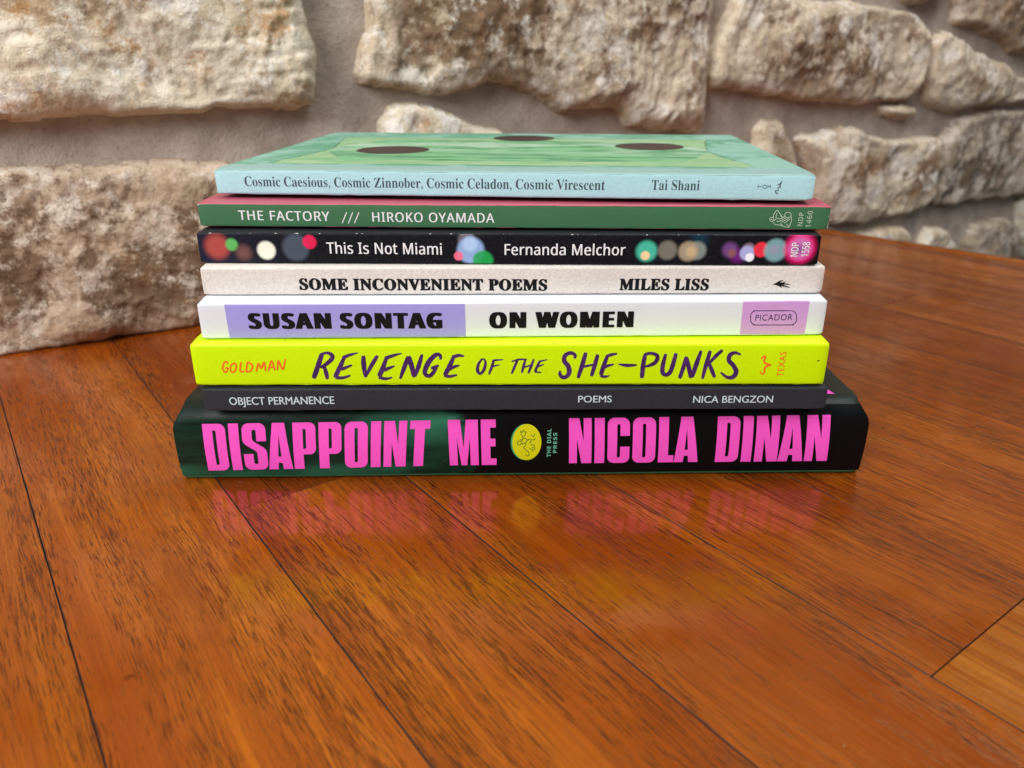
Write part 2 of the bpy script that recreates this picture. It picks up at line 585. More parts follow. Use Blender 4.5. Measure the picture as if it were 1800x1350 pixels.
stone(pw([(370, 740), (385, 640), (425, 595), (500, 605), (530, 690), (560, 770), (570, 900), (380, 900)], **c3), SM['tan'], 87, 0.0025, 0.7)
stone(pw([(880, 1160), (960, 1130), (1080, 1118), (1112, 1150), (1105, 1230), (1000, 1290), (880, 1260)], **c3), SM['tan'], 91, 0.0025)
stone(pw([(1185, 1210), (1230, 1128), (1300, 1125), (1345, 1200), (1350, 1320), (1190, 1320)], **c3), SM['tan'], 93, 0.0025)
stone(pw([(1400, 1210), (1450, 1100), (1600, 1080), (1650, 1110), (1650, 1400), (1400, 1400)], **c3), SM['grey'], 95, 0.0025)
stone(pw([(1680, 990), (1760, 970), (1830, 1000), (1830, 1290), (1700, 1270), (1668, 1180)], **c3), SM['cream'], 97, 0.0025)
# stones hidden by the pile of books
for i, q in enumerate([[(560, 320), (660, 300), (900, 380), (1080, 370), (1090, 455), (900, 488), (580, 530)],
                       [(900, 280), (1120, 260), (1290, 250), (1320, 330), (1300, 345), (920, 345)],
                       [(1120, 370), (1380, 360), (1440, 400), (1130, 445)]]):
    stone(pw(q), SM[('brown', 'mixed', 'tan')[i]], 110 + 9 * i, 0.003)
# the same masonry goes on outside the picture
rnd = random.Random(5)
z = -0.30
row = 0
while z < 0.75:
    hgt = rnd.uniform(0.075, 0.13)
    x = -0.75 + rnd.uniform(0, 0.1)
    while x < 1.15:
        wd = rnd.uniform(0.12, 0.26)
        b0, b1 = np.array([x, z]), np.array([x + wd, z + hgt])
        hit = any((p.min(0) - 0.008 < b1).all() and (p.max(0) + 0.008 > b0).all() for p in POLYS)
        if b0[1] < 0.02 and b1[1] > -0.02 and b0[0] < 0.57: hit = True
        if b1[1] <= 0.02 and b1[0] < 0.50: hit = True
        if not hit:
            cx = []
            for (fx, fz) in ((0, 0), (.33, 0), (.66, 0), (1, 0), (1, .5), (1, 1), (.66, 1), (.33, 1), (0, 1), (0, .5)):
                cx.append((x + fx * wd + rnd.uniform(-.009, .009), z + fz * hgt + rnd.uniform(-.008, .008)))
            stone(cx, SM[rnd.choice(['cream', 'mixed', 'tan', 'brown', 'mixed'])], rnd.randrange(200, 900), 0.0045)
        x += wd + rnd.uniform(0.018, 0.03)
    z += hgt + rnd.uniform(0.018, 0.028)
    row += 1
# mortar bed
xs, zs = np.arange(-0.8, 1.2, 0.004), np.arange(-0.33, 0.8, 0.004)
X, Z = np.meshgrid(xs, zs)
X, Z = X.ravel(), Z.ravel()
yy = MORTAR - 0.0022 * fbm(X * 18, Z * 18, 301, 4) - 0.0008 * fbm(X * 90, Z * 90, 311, 3)
grid_mesh('mortar', xs, zs, yy, np.ones(len(X), bool), MORT, np.zeros(len(X)))

# ------------------------------------------------------------------ text and lettering
MATHALPH = {'serif': (0x1D400, 0x1D41A, 0x1D7CE), 'sans': (0x1D5A0, 0x1D5BA, 0x1D7E2), 'bold': (0x1D5D4, 0x1D5EE, 0x1D7EC),
            'slant': (0x1D608, 0x1D622, None), 'boldslant': (0x1D63C, 0x1D656, None), 'plain': None}


def style(s, st):
    m = MATHALPH[st]
    if m is None: return s
    o = ''
    for ch in s:
        if 'A' <= ch <= 'Z': o += chr(m[0] + ord(ch) - 65)
        elif 'a' <= ch <= 'z': o += chr(m[1] + ord(ch) - 97)
        elif ch.isdigit() and m[2]: o += chr(m[2] + ord(ch) - 48)
        else: o += ch
    return o


def eval_curve(c):
    o = bpy.data.objects.new('tmp', c)
    COL.objects.link(o)
    dg = bpy.context.evaluated_depsgraph_get()
    me = bpy.data.meshes.new_from_object(o.evaluated_get(dg))
    bpy.data.objects.remove(o)
    V = np.array([v.co[:] for v in me.vertices]).reshape(-1, 3)
    Fc = [tuple(p.vertices) for p in me.polygons]
    bpy.data.meshes.remove(me)
    return V, Fc


def text_mesh(s, st='plain', weight=0.0, spacing=1.0, wordgap=1.0):
    heavy = st == 'serif'
    c = bpy.data.curves.new('tmp', 'FONT')
    c.body = style(s, st)
    c.resolution_u = 4
    c.offset = min(weight, 0.0)
    c.space_character = spacing
    c.space_word = wordgap
    V, Fc = eval_curve(c)
    bpy.data.curves.remove(c)
    if weight > 0:                                        # heavier strokes: overlapping copies, each a hair above the last
        offs = [(-weight, 0), (-weight / 3, weight * .55 * heavy), (weight / 3, -weight * .55 * heavy), (weight, 0)]
        n = len(V)
        V = np.vstack([V + np.array([dx, dy, i]) for i, (dx, dy) in enumerate(offs)])
        Fc = [tuple(q + n * i for q in f) for i in range(4) for f in Fc]
    return V, Fc


def poly_mesh(contours):
    c = bpy.data.curves.new('tmp', 'CURVE')
    c.dimensions, c.fill_mode = '2D', 'BOTH'
    for ct in contours:
        sp = c.splines.new('POLY')
        sp.points.add(len(ct) - 1)
        for p, (x, y) in zip(sp.points, ct): p.co = (x, y, 0, 1)
        sp.use_cyclic_u = True
    V, Fc = eval_curve(c)
    bpy.data.curves.remove(c)
    return V, Fc


def arc(cx, cy, r, a0, a1, n=5):
    return [(cx + r * math.cos(R(a0 + (a1 - a0) * i / n)), cy + r * math.sin(R(a0 + (a1 - a0) * i / n))) for i in range(n + 1)]


def rrect(x0, y0, x1, y1, r, n=5):
    return arc(x1 - r, y0 + r, r, -90, 0, n) + arc(x1 - r, y1 - r, r, 0, 90, n) + arc(x0 + r, y1 - r, r, 90, 180, n) + arc(x0 + r, y0 + r, r, 180, 270, n)


GL = {
    'D': (.47, [[(0, 0)] + arc(.33, .14, .14, -90, 0) + arc(.33, .86, .14, 0, 90) + [(0, 1)], [(.20, .13)] + arc(.235, .165, .035, -90, 0) + arc(.235, .835, .035, 0, 90) + [(.20, .87)]]),
    'I': (.21, [[(0, 0), (.21, 0), (.21, 1), (0, 1)]]),
    'S': (.50, [[(.50, .63)] + arc(.36, .86, .14, 0, 90) + arc(.14, .86, .14, 90, 180) + [(0, .66), (.02, .60), (.07, .55), (.27, .42), (.295, .38)]
               + [(.295, .16), (.28, .135), (.25, .128), (.22, .135), (.205, .16), (.205, .36), (0, .36)] + arc(.14, .14, .14, 180, 270) + arc(.36, .14, .14, -90, 0)
               + [(.50, .38), (.48, .45), (.43, .50), (.23, .63), (.205, .67)] + [(.205, .84), (.22, .865), (.25, .872), (.28, .865), (.295, .84), (.295, .63)]]),
    'A': (.52, [[(0, 0), (.13, 1), (.385, 1), (.52, 0), (.315, 0), (.30, .15), (.215, .15), (.20, 0)], [(.222, .29), (.292, .29), (.257, .76)]]),
    'P': (.48, [[(0, 0), (.21, 0), (.21, .33)] + arc(.35, .46, .13, -90, 0) + arc(.35, .87, .13, 0, 90) + [(0, 1)], [(.21, .45)] + arc(.245, .485, .032, -90, 0) + arc(.245, .84, .032, 0, 90) + [(.21, .872)]]),
    'O': (.49, [rrect(0, 0, .49, 1, .14), rrect(.21, .125, .28, .875, .034)]),
    'N': (.48, [[(0, 0), (0, 1), (.22, 1), (.31, .50), (.31, 1), (.48, 1), (.48, 0), (.265, 0), (.17, .55), (.17, 0)]]),
    'T': (.42, [[(.105, 0), (.105, .83), (0, .83), (0, 1), (.42, 1), (.42, .83), (.315, .83), (.315, 0)]]),
    'M': (.66, [[(0, 0), (0, 1), (.265, 1), (.33, .40), (.395, 1), (.66, 1), (.66, 0), (.475, 0), (.475, .62), (.395, 0), (.265, 0), (.185, .62), (.185, 0)]]),
    'E': (.34, [[(0, 0), (0, 1), (.33, 1), (.33, .835), (.205, .835), (.205, .60), (.32, .60), (.32, .43), (.205, .43), (.205, .155), (.34, .155), (.34, 0)]]),
    'C': (.47, [[(.47, .62)] + arc(.33, .86, .14, 0, 90) + arc(.14, .86, .14, 90, 180) + arc(.14, .14, .14, 180, 270) + arc(.33, .14, .14, -90, 0)
               + [(.47, .38), (.27, .38), (.27, .16), (.258, .135), (.237, .125), (.215, .135), (.203, .16), (.203, .84), (.215, .865), (.237, .875), (.258, .865), (.27, .84), (.27, .62)]]),
    'L': (.33, [[(0, 0), (0, 1), (.21, 1), (.21, .165), (.33, .165), (.33, 0)]]),
}


def block_word(word, gap=0.065):
    V, Fc, x = [], [], 0.0
    for i, ch in enumerate(word):
        w, cts = GL[ch]
        v, f = poly_mesh(cts)
        kern = 0.055 if ch == 'A' and i else 0.0
        x -= kern
        base = len(V)
        V += [(p[0] + x, p[1], 0) for p in v]
        Fc += [tuple(base + q for q in t) for t in f]
        x += w + gap - (0.03 if ch == 'A' else 0)
    return np.array(V), Fc


def subdivide(V, Fc, cell):
    """cut a flat mesh so that it can follow a curved spine"""
    bm = bmesh.new()
    vs = [bm.verts.new(v) for v in V]
    for f in Fc:
        try: bm.faces.new([vs[i] for i in f])
        except ValueError: pass
    y0, y1 = V[:, 1].min(), V[:, 1].max()
    y = y0 + cell
    while y < y1:
        bmesh.ops.bisect_plane(bm, geom=bm.verts[:] + bm.edges[:] + bm.faces[:], plane_co=(0, y, 0), plane_no=(0, 1, 0))
        y += cell
    bm.verts.index_update()
    V2 = np.array([v.co[:] for v in bm.verts])
    F2 = [tuple(v.index for v in f.verts) for f in bm.faces]
    bm.free()
    return V2, F2


def catmull(pts, n=6):
    P = [np.array(p, float) for p in pts]
    if len(P) < 3: n = max(n, 4)
    P = [2 * P[0] - P[1]] + P + [2 * P[-1] - P[-2]]
    out = []
    for i in range(1, len(P) - 2):
        a, b, c_, d = P[i - 1:i + 3]
        for j in range(n):
            t = j / n
            out.append(0.5 * (2 * b + (c_ - a) * t + (2 * a - 5 * b + 4 * c_ - d) * t * t + (3 * b - a - 3 * c_ + d) * t ** 3))
    out.append(P[-2])
    return np.array(out)


# ------------------------------------------------------------------ books
class Book:
    """a closed book lying flat with its spine to the camera; local x along the spine, y into the book, z up"""

    def __init__(self, label, mid, yaw, L, z0, T, depth, r=0.0007, bulge=0.0001, cover_t=0.0003, r_top=None, wrap=(0.5, 0.5), overhang=0.0,
                 page_in=0.001, spine_mat=None, front_mat=None, back_mat=None, page_mat=None, g=0.0, inset=0.0, taper=0.0):
        self.taper = taper
        self.L, self.T, self.bulge, self.z0, self.g = L, T, bulge, z0, g  # g: the spine's lower edge stands this far off the book below
        self.root = empty('book', (mid[0], mid[1], z0), R(yaw))
        tag(self.root, label, 'book', 'books in the stack')
        self.ca, self.sa = math.cos(R(yaw)), math.sin(R(yaw))
        self.mid = np.array(mid)
        rt, rb = r_top or r, r
        self.rb, self.rt = rb, rt
        # outer profile from the back cover's fore edge round the spine to the front cover's fore edge
        prof = [(depth, 0.0), (depth * .7, 0.0), (depth * .35, 0.0), (0.030, 0.0), (0.021, g * .25), (0.012, g * .75), (0.006, g)]
        n = 8
        ib0 = len(prof)
        for i in range(n + 1):
            a = R(-90 - 90 * i / n)
            prof.append((rb + rb * math.cos(a), g + rb + rb * math.sin(a)))
        ib1 = len(prof) - 1
        m = 10
        for i in range(1, m):
            zz = g + rb + (T - g - rb - rt) * i / m
            prof.append((0, zz))
        it0 = len(prof)
        for i in range(n + 1):
            a = R(180 - 90 * i / n)
            prof.append((rt + rt * math.cos(a), T - rt + rt * math.sin(a)))
        it1 = len(prof) - 1
        prof += [(max(0.006, rt + .002), T), (max(0.012, rt + .006), T), (depth * .35, T), (depth * .7, T), (depth, T)]
        prof = [(y + self.fy(zz) if y < 0.004 else y, zz) for y, zz in prof]
        sb = ib0 + int(round(n * wrap[0]))
        stp = it1 - int(round(n * wrap[1]))
        self.prof = prof
        self.back = self.sweep('back_cover', prof[:sb + 1], cover_t, back_mat or spine_mat, inset)
        self.spine = self.sweep('spine', prof[sb:stp + 1], cover_t, spine_mat)
        self.front = self.sweep('front_cover', prof[stp:], cover_t, front_mat or spine_mat, inset)
        ct = cover_t * 1.02
        py0, py1, hx = 0.0012 + rb * 0.4, depth - page_in, L / 2 - overhang
        nz = 14
        V, Fc = [], []
        rr = random.Random(int(T * 1e6))
        for i in range(nz + 1):
            zz = ct + (T - 2 * ct) * i / nz
            q0 = 0.028 if zz < g + ct else 0.0        # the pages stay inside the raised back edge
            j = rr.uniform(-.00012, .00012)
            V += [(-hx + .0002 + j, py0 + self.rb + q0, zz), (hx - .0002 + j, py0 + self.rb + q0, zz), (hx - .0002 + j, py1 + j, zz), (-hx + .0002 + j, py1 + j, zz)]
        for i in range(nz):
            for q in range(4):
                a, b = i * 4 + q, i * 4 + (q + 1) % 4
                Fc.append((a, b, b + 4, a + 4))
        Fc += [(3, 2, 1, 0), tuple(nz * 4 + q for q in range(4))]
        mesh_obj('page_block', V, Fc, page_mat or PAGES, self.root)

    def fy(self, z):
        q = (z - (self.T + self.g) / 2) / ((self.T - self.g) / 2)
        return -self.bulge * (1 - q * q)

    def surf(self, z):
        """depth of the spine's outer face at height z"""
        if z < self.rb + self.g:
            d = self.rb - math.sqrt(max(0, self.rb ** 2 - (self.rb + self.g - max(z, self.g)) ** 2))
        elif z > self.T - self.rt:
            d = self.rt - math.sqrt(max(0, self.rt ** 2 - (min(z, self.T) - self.T + self.rt) ** 2))
        else:
            d = 0.0
        return d + self.fy(z)

    def wave(self, x):
        """the spine of a handled book is never quite straight"""
        p = self.T * 9000
        return 0.00007 * math.sin(x * 62 + p) + 0.00004 * math.sin(x * 141 + 2 * p)

    def sweep(self, name, prof, t, mat, inset=0.0, nx=64):
        P = np.array(prof)
        T_ = np.gradient(P, axis=0)
        T_ /= np.linalg.norm(T_, axis=1)[:, None] + 1e-12
        Nn = np.stack([T_[:, 1], -T_[:, 0]], 1)           # inward (to the right of travel)
        ctr = np.array([0.05, self.T / 2])
        if ((ctr - P[len(P) // 2]) @ Nn[len(P) // 2]) < 0: Nn = -Nn
        I = P + Nn * t
        ring = np.vstack([P, I[::-1]])
        m = len(ring)
        rr = random.Random(len(name) * 31 + int(self.L * 1e5))
        V, Fc = [], []
        hl = self.L / 2 - inset
        xs = [-hl, -hl + .0004, -hl + .0010, -hl + .0022] + list(np.linspace(-hl + .005, hl - .005, nx - 7)) + [hl - .0022, hl - .0010, hl - .0004, hl]
        nx = len(xs) - 1
        ding = [rr.uniform(.5, 1.3), rr.uniform(.5, 1.3)]
        for i, x in enumerate(xs):
            e = max(0.0, 1 - (hl - abs(x)) / 0.0022)          # the ends are rubbed round
            e = e * e * 0.00042 * ding[0 if x < 0 else 1]
            ny, nz_ = rr.gauss(0, .00003), rr.gauss(0, .00003)
            for (y, z) in ring:
                near = 1.0 if y < 0.003 else 0.0
                q = min(1.0, max(0.0, (z - self.T + self.rt * 1.3) / (self.rt * 1.3)))
                xq = x * (1 - self.taper * q * q * (3 - 2 * q) / hl)
                cz = -1 if z > self.T - .0016 else (1 if z < self.g + .0016 else 0)
                edge = 1.0 if (cz and self.rt < .003 and near) else 0.0
                V.append((xq, y + near * (self.wave(x) + e) + edge * ny, z + cz * e * near * .8 + edge * nz_ - edge * cz * 0))
        for i in range(nx):
            for j in range(m):
                a, b = i * m + j, i * m + (j + 1) % m
                Fc.append((a, b, b + m, a + m))
        kk = len(P)
        for i, flip in ((0, True), (nx, False)):
            for j in range(kk - 1):
                q = (i * m + j, i * m + j + 1, i * m + m - 2 - j, i * m + m - 1 - j)
                Fc.append(q[::-1] if flip else q)
        o = mesh_obj(name, V, Fc, mat, self.root)
        me = o.data
        bm = bmesh.new()
        bm.from_mesh(me)
        bmesh.ops.recalc_face_normals(bm, faces=bm.faces)
        for e in bm.edges:
            if len(e.link_faces) == 2 and e.calc_face_angle(0) > R(40): e.smooth = False
        for f in bm.faces: f.smooth = True
        bm.to_mesh(me)
        bm.free()
        return o

    def px(self, x, y):
        """spine coordinates (along, up) of a point seen on the spine"""
        d = ray(x, y)
        n = np.array([-self.sa, self.ca, 0])              # into the book
        off = 0.0
        for _ in range(6):
            p0 = np.array([self.mid[0], self.mid[1], 0]) + n * off
            t = ((p0 - C0) @ n) / (d @ n)
            p = C0 + d * t
            z = p[2] - self.z0
            off = self.surf(min(max(z, self.g), self.T))
        return np.array([(p[0] - self.mid[0]) * self.ca + (p[1] - self.mid[1]) * self.sa, z])

    def top_px(self, x, y):
        p = on_z(x, y, self.z0 + self.T)
        dx, dy = p[0] - self.mid[0], p[1] - self.mid[1]
        return np.array([dx * self.ca + dy * self.sa, -dx * self.sa + dy * self.ca])

    def lay(self, name, V2, Fc, mat, lift=0.00005, parent=None, label=None, cut=True, cell=None):
        """lay a flat outline (spine coordinates) on the spine's face"""
        V2 = np.array(V2)
        V = np.column_stack([V2[:, :2], V2[:, 2] if V2.shape[1] > 2 else np.zeros(len(V2))])
        if cut: V, Fc = subdivide(V, Fc, cell or (0.0012 if self.bulge > 0.0005 else 0.003))
        lf = lift if np.ndim(lift) else lift + 0.000006 * V[:, 2]
        W_ = [(v[0], self.surf(v[1]) + self.wave(v[0]) - l, v[1]) for v, l in zip(V, lf)]
        o = mesh_obj(name, W_, Fc, mat, parent or self.spine)
        bm = bmesh.new()
        bm.from_mesh(o.data)
        for f in bm.faces:
            f.normal_update()
            if f.normal.y > 0: f.normal_flip()
        bm.to_mesh(o.data)
        bm.free()
        if label: o['label'] = label
        return o

    def text(self, name, s, st, p0, p1, cap, mat, weight=0.0, spacing=1.0, wordgap=1.0, stretch=True, lift=0.00005, slant=0.0):
        """line of writing between two baseline pixels with a cap height in pixels"""
        V, Fc = text_mesh(s, st, weight, spacing, wordgap)
        H, _ = text_mesh('H', st, weight)
        a, b = self.px(*p0), self.px(*p1)
        up = self.px(p0[0], p0[1] - cap)
        sc = (b[0] - a[0]) / (V[:, 0].max() - V[:, 0].min())
        sy = (up[1] - a[1]) / (H[:, 1].max() - min(0, H[:, 1].min()))
        x = (V[:, 0] - V[:, 0].min()) * sc
        f = x / (b[0] - a[0])
        y = V[:, 1] * sy
        out = np.column_stack([a[0] + x + slant * y, a[1] + (b[1] - a[1]) * f + y, V[:, 2]])
        return self.lay(name, out, Fc, mat, lift)

    def vtext(self, lines, st, mat, weight=0.0, name='publisher_mark', lift=0.00005, spacing=1.0):
        """lines that read upwards: each (text, baseline x px, bottom y px, top y px, cap width px)"""
        AV, AF = [], []
        for s, xb, y0, y1, capw in lines:
            V, Fc = text_mesh(s, st, weight, spacing)
            H, _ = text_mesh('H', st, weight)
            a, b = self.px(xb, y0), self.px(xb, y1)
            l = self.px(xb - capw, (y0 + y1) / 2)
            m_ = self.px(xb, (y0 + y1) / 2)
            sx = (b[1] - a[1]) / (V[:, 0].max() - V[:, 0].min())
            sy = (m_[0] - l[0]) / H[:, 1].max()
            base = len(AV)
            AV += [(a[0] - v[1] * sy, a[1] + (v[0] - V[:, 0].min()) * sx, v[2]) for v in V]
            AF += [tuple(base + q for q in f) for f in Fc]
        return self.lay(name, AV, AF, mat, lift)

    def block(self, name, words, mat):
        AV, AF = [], []
        for w, bl, br, tl, tr in words:
            V, Fc = block_word(w)
            V[:, 0] /= V[:, 0].max()
            bl, br, tl, tr = (self.px(*q) for q in (bl, br, tl, tr))
            base = len(AV)
            for v in V:
                lo, hi = bl + (br - bl) * v[0], tl + (tr - tl) * v[0]
                AV.append(lo + (hi - lo) * v[1])
            AF += [tuple(base + q for q in f) for f in Fc]
        return self.lay(name, AV, AF, mat)

    def strokes(self, name, strokes, mat, ox, oy, sc, grow=1.0, lift0=0.00004, jag=0.05, seed=1, label=None, closed_w=None):
        """brush strokes given as (x, y, width) in a zoomed crop of the photograph"""
        rr = random.Random(seed)
        AV, AF, LF = [], [], []
        for si, stt in enumerate(strokes):
            if closed_w: stt = [(x, y, closed_w) for x, y in stt]
            C = catmull(stt, 7)
            d = np.gradient(C[:, :2], axis=0)
            d /= np.linalg.norm(d, axis=1)[:, None] + 1e-9
            nn = np.stack([-d[:, 1], d[:, 0]], 1)
            base = len(AV)
            m = len(C)
            for i in range(m):
                w = C[i, 2] / 2 * grow
                e = 0.72 if i in (0, m - 1) else 1.0
                e1, e2 = e * (1 + rr.uniform(-jag, jag)), e * (1 + rr.uniform(-jag, jag))
                for sgn, ee in ((1, e1), (-1, e2)):
                    q = C[i, :2] + nn[i] * w * ee * sgn
                    if i == 0: q = q - d[i] * w * 0.25 * rr.uniform(.2, 1)
                    if i == m - 1: q = q + d[i] * w * 0.25 * rr.uniform(.2, 1)
                    AV.append(self.px(ox + q[0] / sc, oy + q[1] / sc))
                    LF.append(lift0 + 0.000006 * (si % 12))
            for i in range(m - 1):
                a = base + 2 * i
                AF.append((a, a + 1, a + 3, a + 2))
        V = np.array(AV)
        o = self.lay(name, V, AF, mat, np.array(LF), cut=False, label=label)
        return o

    def panel(self, name, pts, mat, lift=0.00005, label=None):
        q = [self.px(*p) for p in pts]
        n = 20                                            # cut into columns so that it follows the spine
        V = np.array([q[0] + (q[1] - q[0]) * i / n for i in range(n + 1)] + [q[3] + (q[2] - q[3]) * i / n for i in range(n + 1)])
        return self.lay(name, V, [(i, i + 1, n + 2 + i, n + 1 + i) for i in range(n)], mat, lift, label=label, cut=True, cell=0.00025)


def paper(name, col, rough=0.5, grain=0.03, wear=None, T=None, half=0.094, fleck=None, spec=0.4, bumpy=0.12):
    """printed card: faint fibre mottling, optional white wear along the spine's edges, optional printed specks"""
    k = NT(name)
    ob = k.coords()
    n1 = k.noise(ob, 900.0, 4.0, 0.7)
    n2 = k.noise(ob, 60.0, 4.0, 0.6)
    dk = tuple(c_ * (1 - grain * 4) for c_ in col[:3]) + (1,)
    c_ = k.mix(k.rng(n1, 0.35, 0.75), col, dk)
    c_ = k.mix(k.rng(n2, 0.45, 0.75, 0, 0.5), c_, dk)
    if fleck:
        for sc, lo, cc in fleck:
            f = k.noise(k.mapv(ob, (1, 1, 1.3)), sc, 1.0)
            c_ = k.mix(k.rng(f, lo, lo + 0.02), c_, cc)
    if wear:
        z_ = k.sep(ob)[2]
        top = k.math('MINIMUM', k.math('SUBTRACT', T, z_), z_)
        w = k.noise(k.mapv(ob, (1, 1, .4)), 380.0, 4.0, 0.7)
        near = k.rng(top, 0.0, 0.0009, 1.0, 0.0, smooth=False)
        near = k.math('MULTIPLY', near, k.rng(k.sep(ob)[1], 0.0004, 0.0012, 1.0, 0.0))
        tip = k.math('MULTIPLY', k.rng(k.math('ABSOLUTE', k.sep(ob)[0]), half - 0.0016, half - 0.0001, 0.0, 0.9, smooth=False), k.rng(k.sep(ob)[1], 0.001, 0.004, 1.0, 0.0))
        near = k.math('ADD', near, tip)
        m = k.rng(k.math('ADD', k.math('MULTIPLY', near, 0.34), w), wear, wear + 0.05)
        c_ = k.mix(m, c_, (0.62, 0.60, 0.57, 1))
    return k.out(c_, rough, k.bump(n1, bumpy, 0.0004), spec=spec)


def ink(name, col, rough=0.5, spec=0.3):
    k = NT(name)
    n = k.noise(k.coords(), 500.0, 3.0)
    return k.out(k.mix(k.rng(n, 0.4, 0.8), col, tuple(c_ * 0.95 for c_ in col[:3]) + (1,)), rough, spec=spec)


k = NT('page_edges')
ob = k.coords()
ln = k.noise(k.mapv(ob, (30, 30, 6000)), 1.0, 2.0)
PAGES = k.out(k.mix(k.rng(ln, 0.35, 0.65), (0.72, 0.67, 0.57, 1), (0.48, 0.43, 0.35, 1)), 0.9, spec=0.1)

WHITE_INK = ink('white_ink', (0.82, 0.83, 0.82, 1))
BLACK_INK = ink('black_ink', (0.006, 0.0065, 0.0075, 1), 0.5, 0.15)

# --- bottom: thick hardback in a dark jacket
k = NT('dark_jacket')
ob = k.coords()
x_, y_, z_ = k.sep(ob)
wv = k.noise(k.mapv(ob, (1, 1, 2.2)), 70.0, 5.0, 0.65)
xe = k.math('ADD', x_, k.math('MULTIPLY', k.math('SUBTRACT', wv, 0.5), 0.030))
green = k.rng(xe, -0.024, -0.016, 1.0, 0.0)
streak = k.noise(k.mapv(ob, (26, 1, 240)), 1.0, 4.0, 0.6)
soft = k.noise(k.mapv(ob, (28, 1, 75), (2.2, 0, 0.9)), 1.0, 2.0)
gc = k.mix(k.rng(streak, 0.3, 0.7), (0.003, 0.010, 0.007, 1), (0.008, 0.036, 0.022, 1))
teal_mask = k.math('MULTIPLY', k.rng(xe, -0.060, -0.024), k.rng(z_, 0.006, 0.022))  # paler teal of the printed jacket art, stronger towards the top
gc = k.mix(k.math('MULTIPLY', teal_mask, k.rng(soft, 0.25, 0.6, 0.25, 0.9)), gc, (0.040, 0.215, 0.125, 1))
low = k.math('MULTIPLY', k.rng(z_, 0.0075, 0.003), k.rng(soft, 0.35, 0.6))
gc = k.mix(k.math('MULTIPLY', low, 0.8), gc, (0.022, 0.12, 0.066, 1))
c = k.mix(green, (0.0030, 0.0034, 0.0042, 1), gc)
dust = k.noise(ob, 700.0, 2.0)
c = k.mix(k.rng(dust, 0.765, 0.80, 0, 0.6), c, (0.25, 0.33, 0.31, 1))
JACKET = k.out(c, k.rng(k.noise(ob, 80.0, 4.0), .3, .7, 0.36, 0.5), k.bump(k.noise(ob, 45.0, 3.0), 0.12, 0.0015), spec=0.12)
JACKET_BACK = ink('green_jacket_back', (0.035, 0.21, 0.10, 1), 0.35)
JACKET_FRONT = NT('dark_jacket_front')
k = JACKET_FRONT
JACKET_FRONT = k.out(k.mix(k.rng(k.noise(k.coords(), 30.0, 4.0), .3, .7), (0.006, 0.008, 0.007, 1), (0.016, 0.024, 0.016, 1)), 0.35, spec=0.2)
hard = Book('thick black and green hardback with huge pink lettering, at the bottom of the stack', (0.0036, 0.2190), 1.0, 0.2185, 0.0, 0.0262, 0.150,
            r=0.0020, r_top=0.0060, bulge=0.0014, cover_t=0.0012, wrap=(0.85, 0.45), inset=0.0, taper=0.0032, overhang=0.003, page_in=0.004,
            spine_mat=JACKET, front_mat=JACKET_FRONT, back_mat=JACKET_BACK)
PINK = ink('hot_pink_ink', (0.98, 0.105, 0.62, 1), 0.38)
hard.block('title', [('DISAPPOINT', (367, 827), (752, 819), (355, 745), (757, 739)), ('ME', (791, 818), (873, 817), (787, 738), (872, 737))], PINK)
hard.block('author_name', [('NICOLA', (1000, 814), (1226, 812), (1000, 735), (1230, 732)), ('DINAN', (1256, 812), (1453, 810), (1262, 732), (1460, 729))], PINK)
# corner of the pink lettering on the front board, showing past the booklet above
tri = [hard.top_px(*q) for q in ((1453, 683.5), (1467, 692.5), (1452, 692.5), (1440, 690))]
mesh_obj('cover_lettering', [(x, y, hard.T + 0.00006) for x, y in tri][::-1], [(0, 1, 2, 3)], PINK, hard.front)
# emblem: yellow oval with a thin drawn figure
c_ = hard.px(926, 778)
rx = (hard.px(951, 778)[0] - hard.px(900, 778)[0]) / 2
rz = (hard.px(926, 747)[1] - hard.px(926, 810)[1]) / 2
ov = [(c_[0] + rx * math.cos(R(a)), c_[1] + rz * math.sin(R(a))) for a in range(0, 360, 8)]
ovg = [(x - 0.0005, z_v) for x, z_v in ov]
hard.lay('publisher_emblem', ovg, [tuple(range(len(ov)))], ink('teal_rim', (0.05, 0.36, 0.14, 1)), 0.00003)
em = hard.lay('publisher_emblem', ov, [tuple(range(len(ov)))], ink('yellow_ink', (0.68, 0.68, 0.006, 1)), 0.00005)
fig = [[(108, 128), (106, 112), (114, 120), (121, 108), (126, 119), (134, 116), (131, 130)], [(108, 130), (116, 140), (128, 138), (131, 130)],
       [(112, 143), (118, 154), (108, 168), (112, 182)], [(118, 152), (132, 150), (140, 162), (130, 176), (134, 186)],
       [(104, 168), (92, 166), (88, 178), (96, 186), (108, 180)], [(112, 182), (122, 176), (130, 178)], [(130, 186), (122, 200), (134, 212), (146, 222), (150, 236), (142, 244), (130, 238)],
       [(140, 162), (154, 156), (160, 168), (150, 176)], [(158, 134), (172, 140), (180, 128)], [(162, 158), (176, 158), (182, 150)],
       [(160, 182), (176, 188), (178, 196)], [(152, 206), (166, 208), (172, 222)], [(164, 196), (178, 204), (180, 214)], [(112, 158), (100, 160)]]
hard.strokes('emblem_figure', [[(x, y, 3.4) for x, y in s_] for s_ in fig], ink('dark_green_line', (0.05, 0.12, 0.02, 1)), 880, 720, 3.0, lift0=0.00007, jag=0.1, seed=4)
MINT = ink('mint_ink', (0.16, 0.50, 0.35, 1))
hard.vtext([('THE DIAL', 968, 803, 753.5, 7.0), ('PRESS', 978.5, 796, 760.5, 6.6)], 'bold', MINT, name='publisher_name', spacing=1.12)

